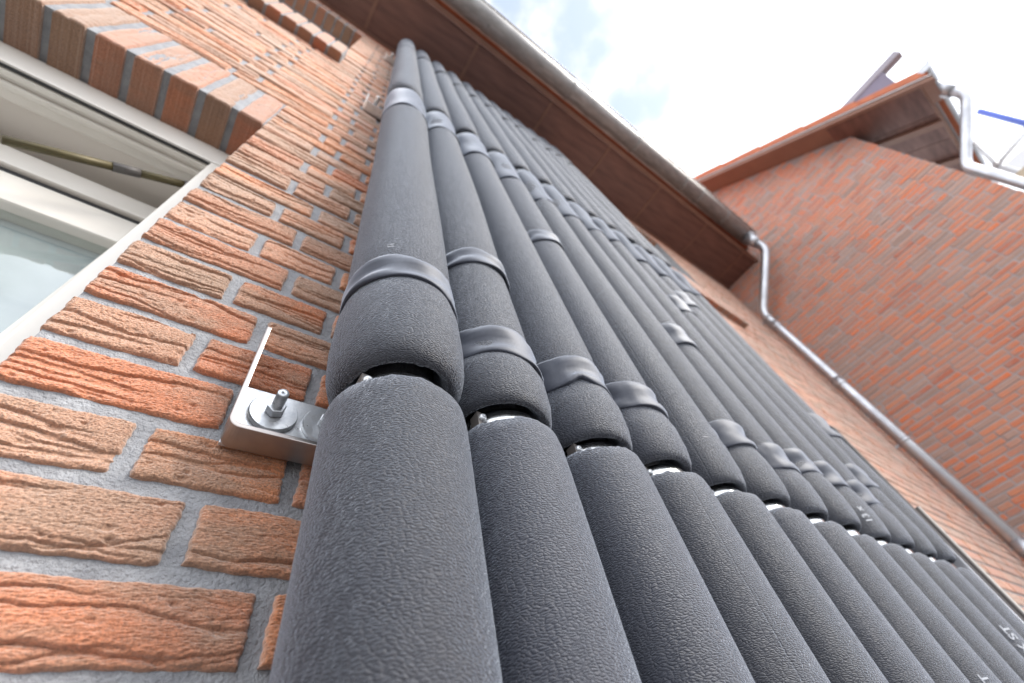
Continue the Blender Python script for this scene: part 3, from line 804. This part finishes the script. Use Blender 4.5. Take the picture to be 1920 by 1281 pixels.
def tape_mesh(z0, z1, r, seed, slant):
    """rubber tape band: pinched waist, proud lower lip, wrinkles"""
    rg = np.random.default_rng(seed); n = 72; h = z1 - z0
    ph = rg.uniform(0, 6.28, 8)
    prof = [(-.002, .0005), (-.001, .0068), (.04, .0092), (.14, .0088), (.28, .0050), (.44, .0018), (.58, .0040), (.72, .0082), (.86, .0078), (.96, .0045), (1.0, .0028), (1.0, -.003)]
    V = []
    for i, (t, d) in enumerate(prof):
        for k in range(n):
            a = 2 * math.pi * k / n + math.pi / 2
            z = z0 + t * h + slant * .010 * math.sin(a + ph[0]) + .0035 * math.sin(2 * a + ph[1]) * (1 if t < .5 else .6) + .0016 * math.sin(7 * a + ph[2])
            wr = .0032 * math.sin(3 * a + 6 * t + ph[3]) * math.sin(math.pi * min(max(t, 0), 1)) + .0026 * math.sin(5 * a - 9 * t + ph[4]) + .0013 * math.sin(11 * a + 13 * t + ph[5]) * math.sin(math.pi * min(max(t, 0), 1))
            dov = (a - math.pi / 2 - (2.2 + ph[6] * .35)) % (2 * math.pi)
            ov = .0028 if dov < 1.1 else 0
            rr = r + d + (wr + ov if d > .001 else 0)
            V.append((rr * math.cos(a), rr * math.sin(a), z))
    m_ = len(prof)
    Fs = [(i * n + k, i * n + (k + 1) % n, (i + 1) * n + (k + 1) % n, (i + 1) * n + k) for i in range(m_ - 1) for k in range(n)]
    return MB().add(V, Fs, True)

TAPES = {1: [(1.153, 1.286)], 2: [(1.556, 1.681), (.986, 1.122)], 3: [(1.019, 1.16)], 4: [(1.029, 1.165), (2.46, 2.61)], 5: [(.97, 1.096)], 6: [(1.058, 1.204)],
         7: [(1.02, 1.18), (1.985, 2.21)], 8: [(1.09, 1.25)], 9: [(1.084, 1.25), (2.82, 3.08)], 10: [(1.037, 1.20), (3.15, 3.42)], 11: [(1.24, 1.42)], 12: [(1.76, 2.0)]}
LABELS = ['leftmost and thickest grey foam pipe, its bulging joint beside the bolted steel bracket',
          'second foam pipe from the left, with two tape bands close above its gap',
          'third foam pipe from the left, its tape band notched above a bright clamp',
          'fourth foam pipe from the left, with a broad bright steel ring showing in its gap',
          'fifth foam pipe from the left, its tape band creased diagonally just above the gap',
          'sixth foam pipe from the left, smooth tape band level with that of the fifth',
          'seventh foam pipe from the left, with a second pale tape band halfway up the row',
          'eighth foam pipe from the left, white lettering low on its sleeve near the bottom edge',
          'ninth foam pipe from the left, its tape band between the eighth and tenth pipes',
          'tenth foam pipe from the left, tape band set lowest of the far right pipes',
          'second foam pipe from the right end, white lettering on its lower sleeve',
          'rightmost foam pipe of the row, next to the shiny metal rail and brick strip']
GRP = 'vertical foam-wrapped pipes of the wall collector'
for i, X in enumerate(XS):
    n = i + 1; rg = random.Random(40 + n)
    seg = 72 if n < 5 else 48
    p = empty('insulated_pipe', W(X, YP, GZ), LABELS[i], 'pipe', GRP)
    ls = W(X, YP, 0)
    rl_ = .163 if n > 1 else .1665
    if n == 2: rl_ = .157
    ru = .160 + rg.uniform(-.002, .002) + (.009 if n == 1 else 0)
    zt = .757 + rg.uniform(-.006, .006)
    st = .05 if n < 4 else .12
    # inner metal pipe, the whole height
    m = MB(); m.lathe((X, YP, 0), [(GZ, .085), (GZ, .093), (10.3, .093), (10.3, .085)], 24); m.build('inner_pipe', M['pipe'], p, (X, YP, 0))
    # lower sleeve (outside from the ground to the top, over the rim, back in)
    keys = [(GZ, rl_), (zt - .12, rl_), (zt - .05, rl_ - .001), (zt - .016, rl_ - .005), (zt - .003, rl_ - .013), (zt + .003, rl_ - .024), (zt + .002, .125), (zt - .004, .100), (zt - .05, .096)]
    obj('lower_sleeve', sleeve_mesh('lower_sleeve', fill(keys, st), 200 + n, seg, rag=(lambda z_, r_: z_ > zt - .02 and r_ < rl_ - .008, [(-150 + 11 * n, 16, -.007)])), p, ls, M['foam'])
    # middle sleeve: rounded lower mouth, waist under the tape
    zb = .800 + rg.uniform(-.006, .008) + (.016 if n == 1 else 0)
    bul = .010 if n > 1 else .013
    tp = sorted(TAPES[n])
    keys = [(zb + .16, .104), (zb + .055, .112), (zb + .030, .118), (zb + .012, .126), (zb + .002, .136), (zb + .006, .147), (zb + .026, ru - .003), (zb + .07, ru + bul * .6), (zb + .15, ru + bul)]
    zc = zb + .15
    for (a, b) in tp:
        if a - .03 > zc: keys += [(max(zc + .01, a - .06), ru + (bul * .8 if a < 1.2 else .001)), (a + .01, ru - .001), ((a + b) / 2, ru - .005), (b, ru - .001), (b + .07, ru + .003)]
        zc = b + .07
    g2z = 4.58 + rg.uniform(-.05, .07)
    ce = 3.72 + rg.uniform(-.12, .16)
    keys += [(ce - .25, ru), (ce - .02, ru + .001), (ce + .3, ru - .003), (g2z - .10, ru - .006), (g2z - .03, ru - .014), (g2z, ru - .035), (g2z - .01, .10)]
    ks = [keys[0]]
    for kk in keys[1:]:
        if kk[0] > ks[-1][0] + .004 or len(ks) < 9 or kk in keys[-2:]: ks.append(kk)
    RAG = {1: [(-128, 22, .010), (-70, 20, .008)], 2: [(-96, 20, .016), (-150, 12, .010), (-60, 14, .006)], 3: [(-84, 15, .022), (-140, 9, .006)], 4: [(-120, 20, .006)], 5: [(-100, 14, .008)], 7: [(-95, 20, .010)], 9: [(-110, 16, .012)], 11: [(-100, 18, .012)]}
    obj('middle_sleeve', sleeve_mesh('middle_sleeve', fill(ks, st), 300 + n, 120 if n < 5 else 72, rag=(lambda z_, r_: z_ < zb + .05 and r_ < .130, RAG.get(n, [])) ), p, ls, M['foam'])
    # wide rubber collar below the upper gap
    m = tape_mesh(ce, g2z - .12, ru - .002, 600 + n, .6); m.v = [(v[0] + X, v[1] + YP, v[2]) for v in m.v]
    m.build('rubber_collar', M['collar'], p, (X, YP, 0))
    # upper sleeve
    zb2 = g2z + .035 + rg.uniform(0, .05); g3 = 8.75 + rg.uniform(-.15, .2)
    keys = [(zb2 + .12, .104), (zb2 + .03, .118), (zb2 + .004, .134), (zb2 + .02, .152), (zb2 + .07, ru + .004), (zb2 + .4, ru + .008), (zb2 + 1.1, ru + .001), (g3 - .1, ru), (g3 - .02, ru - .006), (g3, ru - .03), (g3, .10)]
    obj('upper_sleeve', sleeve_mesh('upper_sleeve', fill(keys, .12), 400 + n, 48), p, ls, M['foam'])
    ze_ = 10.55 + rg.uniform(-.06, .1)
    keys = [(g3 + .1, .104), (g3 + .05, .13), (g3 + .04, ru - .008), (g3 + .2, ru), (ze_ - .25, ru - .006), (ze_ - .05, ru - .02), (ze_, .12), (ze_, .01)]
    obj('top_sleeve', sleeve_mesh('top_sleeve', fill(keys, .15), 500 + n, 48), p, ls, M['foam'])
    for j, (a, b) in enumerate(tp):
        m = tape_mesh(a, b, ru, 700 + n * 3 + j, rg.uniform(-1, 1))
        if n == 3:      # notch in the lip
            m.v = [(v[0], v[1], v[2] + (.020 * math.exp(-((math.degrees(math.atan2(v[1], v[0])) + 112) / 9) ** 2) if abs(v[2] - a) < .03 else 0)) for v in m.v]
        m.v = [(v[0] + X, v[1] + YP, v[2]) for v in m.v]
        m.build('tape_band', M['tape'], p, (X, YP, 0))
    # clamp ring in each gap
    for gz_ in (.775, g2z + .01):
        m = MB()
        m.lathe((X, YP, gz_ - .055), [(0, .094), (0, .112), (.012, .1175), (.036, .1165), (.05, .1185), (.075, .1175), (.09, .112), (.09, .094)], 40)
        cl = m.build('pipe_clamp', M['pipe'], p, (X, YP, gz_))
        if gz_ < 1:
            a0 = math.radians(204)
            cx, cy = X + .124 * math.cos(a0), YP + .124 * math.sin(a0)
            m = MB(); m.box(cx - .006, cx + .006, cy - .022, cy + .012, gz_ - .045, gz_ + .022); m.build('clamp_ear', M['stay'], cl, (cx, cy, gz_))
            m = MB(); m.lathe((cx + .008, cy - .030, gz_ + .004), [(0, .001), (0, .008), (.006, .011), (.05, .011), (.05, .001)], 12, 'y'); m.build('screw', M['washer'], cl, (cx, cy, gz_))

def lettering(parent, X, txt, z0, ang, size, r):
    """printed line running up the sleeve, wrapped on its curve"""
    cu = bpy.data.curves.new('t', 'FONT'); cu.body = txt; cu.size = 1; cu.offset = .022
    t = bpy.data.objects.new('t', cu); COL.objects.link(t)
    dg = bpy.context.evaluated_depsgraph_get(); dg.update()
    me0 = bpy.data.meshes.new_from_object(t.evaluated_get(dg))
    bpy.data.objects.remove(t); bpy.data.curves.remove(cu)
    me0.transform(Matrix.Scale(size, 4))
    V = [v.co.copy() for v in me0.vertices]; fs = [tuple(p_.vertices) for p_ in me0.polygons]
    bpy.data.meshes.remove(me0)
    vs = [((r + .0015) * math.cos(math.radians(ang) + (-v.y) / r), (r + .0015) * math.sin(math.radians(ang) + (-v.y) / r), z0 + v.x) for v in V]
    m = MB(); m.v = [(X + v[0], YP + v[1], v[2]) for v in vs]; m.f = fs; m.sm = [False] * len(fs)
    m.build('lettering', M['print'], parent, (X, YP, 0))
pipes = [o for o in COL.objects if o.name.startswith('insulated_pipe')]
pipes.sort(key=lambda o: o.location.x)
lettering(pipes[7], XS[7], 'FLEX ST', .045, -112, .046, .1655)
lettering(pipes[10], XS[10], 'FLEX ST', .20, -108, .062, .1655)
lettering(pipes[8], XS[8], '13 x', .86, -115, .05, .168)
lettering(pipes[0], XS[0], '11', 1.335, -122, .030, .1735)

# rail, and a black strip painted in for the shadow gap, at the right end
rail = empty('edge_rail', W(4.2, .7, GZ), 'shiny upright metal rail closing the row of pipes at its right end', 'rail')
m = MB(); m.box(4.178, 4.193, .598, .96, GZ, 1.13); m.build('profile', M['zinc'], rail, (4.2, .7, 0), bevel=.004)
m = MB(); m.box(4.177, 4.198, .60, .95, 1.131, 1.145); m.build('end_cap', M['black'], rail, (4.2, .7, 0))
gap_shade = empty('gap_shade_strip', W(4.3, .9, GZ), 'thin black strip standing in for the shadow gap right of the last foam pipe', 'strip')
m = MB(); m.box(4.210, 4.300, .598, .998, GZ, 2.0); m.build('strip', M['black'], gap_shade, (4.3, .9, 0), bevel=.01)
m = MB(); m.tube([(4.39, .60, GZ), (4.39, .60, 1.25)], .022, 12); m.build('grey_tube', M['stay'], gap_shade, (4.4, .6, 0))

# ------------------------------------------------------------------ steel brackets on the wall
def bracket(zb, x0, label):
    b = empty('steel_bracket', W(x0 + .2, 1.0, zb), label, 'bracket', 'bolted steel brackets beside the first pipe')
    og = (x0, .95, zb); th = .012; yo = .902; L_ = .50
    m = MB()
    m.box(x0 + .001, x0 + L_, .982, .994, zb + th, zb + .205)                # back plate on the wall
    m.build('back_plate', M['washer'], b, og, bevel=.002)
    m = MB()
    # folded strip: floor and left cheek with a rounded corner, one section swept through Y
    rr = .028; cor_o = []; cor_i = []
    for k in range(7):
        a = math.pi + (math.pi / 2) * k / 6
        cor_o.append((x0 + rr + rr * math.cos(a), zb + rr + rr * math.sin(a))); cor_i.append((x0 + rr + (rr - th) * math.cos(a), zb + rr + (rr - th) * math.sin(a)))
    poly = [(x0, zb + .375)] + cor_o + [(x0 + L_, zb), (x0 + L_, zb + th)] + cor_i[::-1] + [(x0 + th, zb + .375)]
    m.prism(poly, 'y', yo, .981)
    m.build('folded_strip', M['strip'] if zb < 2 else M['bright'], b, og, bevel=.0025)
    for wx in (x0 + .092, x0 + .225):
        wz = zb + .132
        m = MB(); m.lathe((wx, .968, wz), [(0, .018), (0, .058), (.003, .060), (.013, .060), (.013, .018)], 36, 'y'); m.sm = [False] * len(m.sm); w_ = m.build('washer', M['washer'], b, (wx, .97, wz))
        m = MB(); hx = [(wx + .024 * math.cos(math.pi / 3 * k + .3), wz + .024 * math.sin(math.pi / 3 * k + .3)) for k in range(6)]
        m.prism(hx, 'y', .944, .967); m.build('nut', M['washer'], w_, (wx, .95, wz), bevel=.003)
        m = MB(); pr_ = [(.0, .001)]
        for k in range(12): pr_ += [(.0 + .006 * k, .0128), (.003 + .006 * k, .0145)]
        pr_ += [(.074, .013), (.074, .001)]
        far = zb > 2
        if far: pr_ = [(h_ * 1.75, r_ * (1.35 if h_ else 1)) for h_, r_ in pr_]  # upper bolts drawn longer and thicker to carry the painted glints
        m.lathe((wx, .968 - pr_[-1][0], wz), pr_, 14, 'y'); m.build('threaded_bolt', M['bright'] if far else M['washer'], w_, (wx, .9, wz))
    return b
bracket(.767, .011, 'nearest shiny steel bracket with two washers and threaded bolts, beside the lowest pipe joint')
bracket(4.77, .024, 'middle steel bracket on the orange brick wall, half hidden by the first pipe high up')
bracket(9.05, .050, 'topmost small steel bracket just under the brown eaves beside the first pipe')
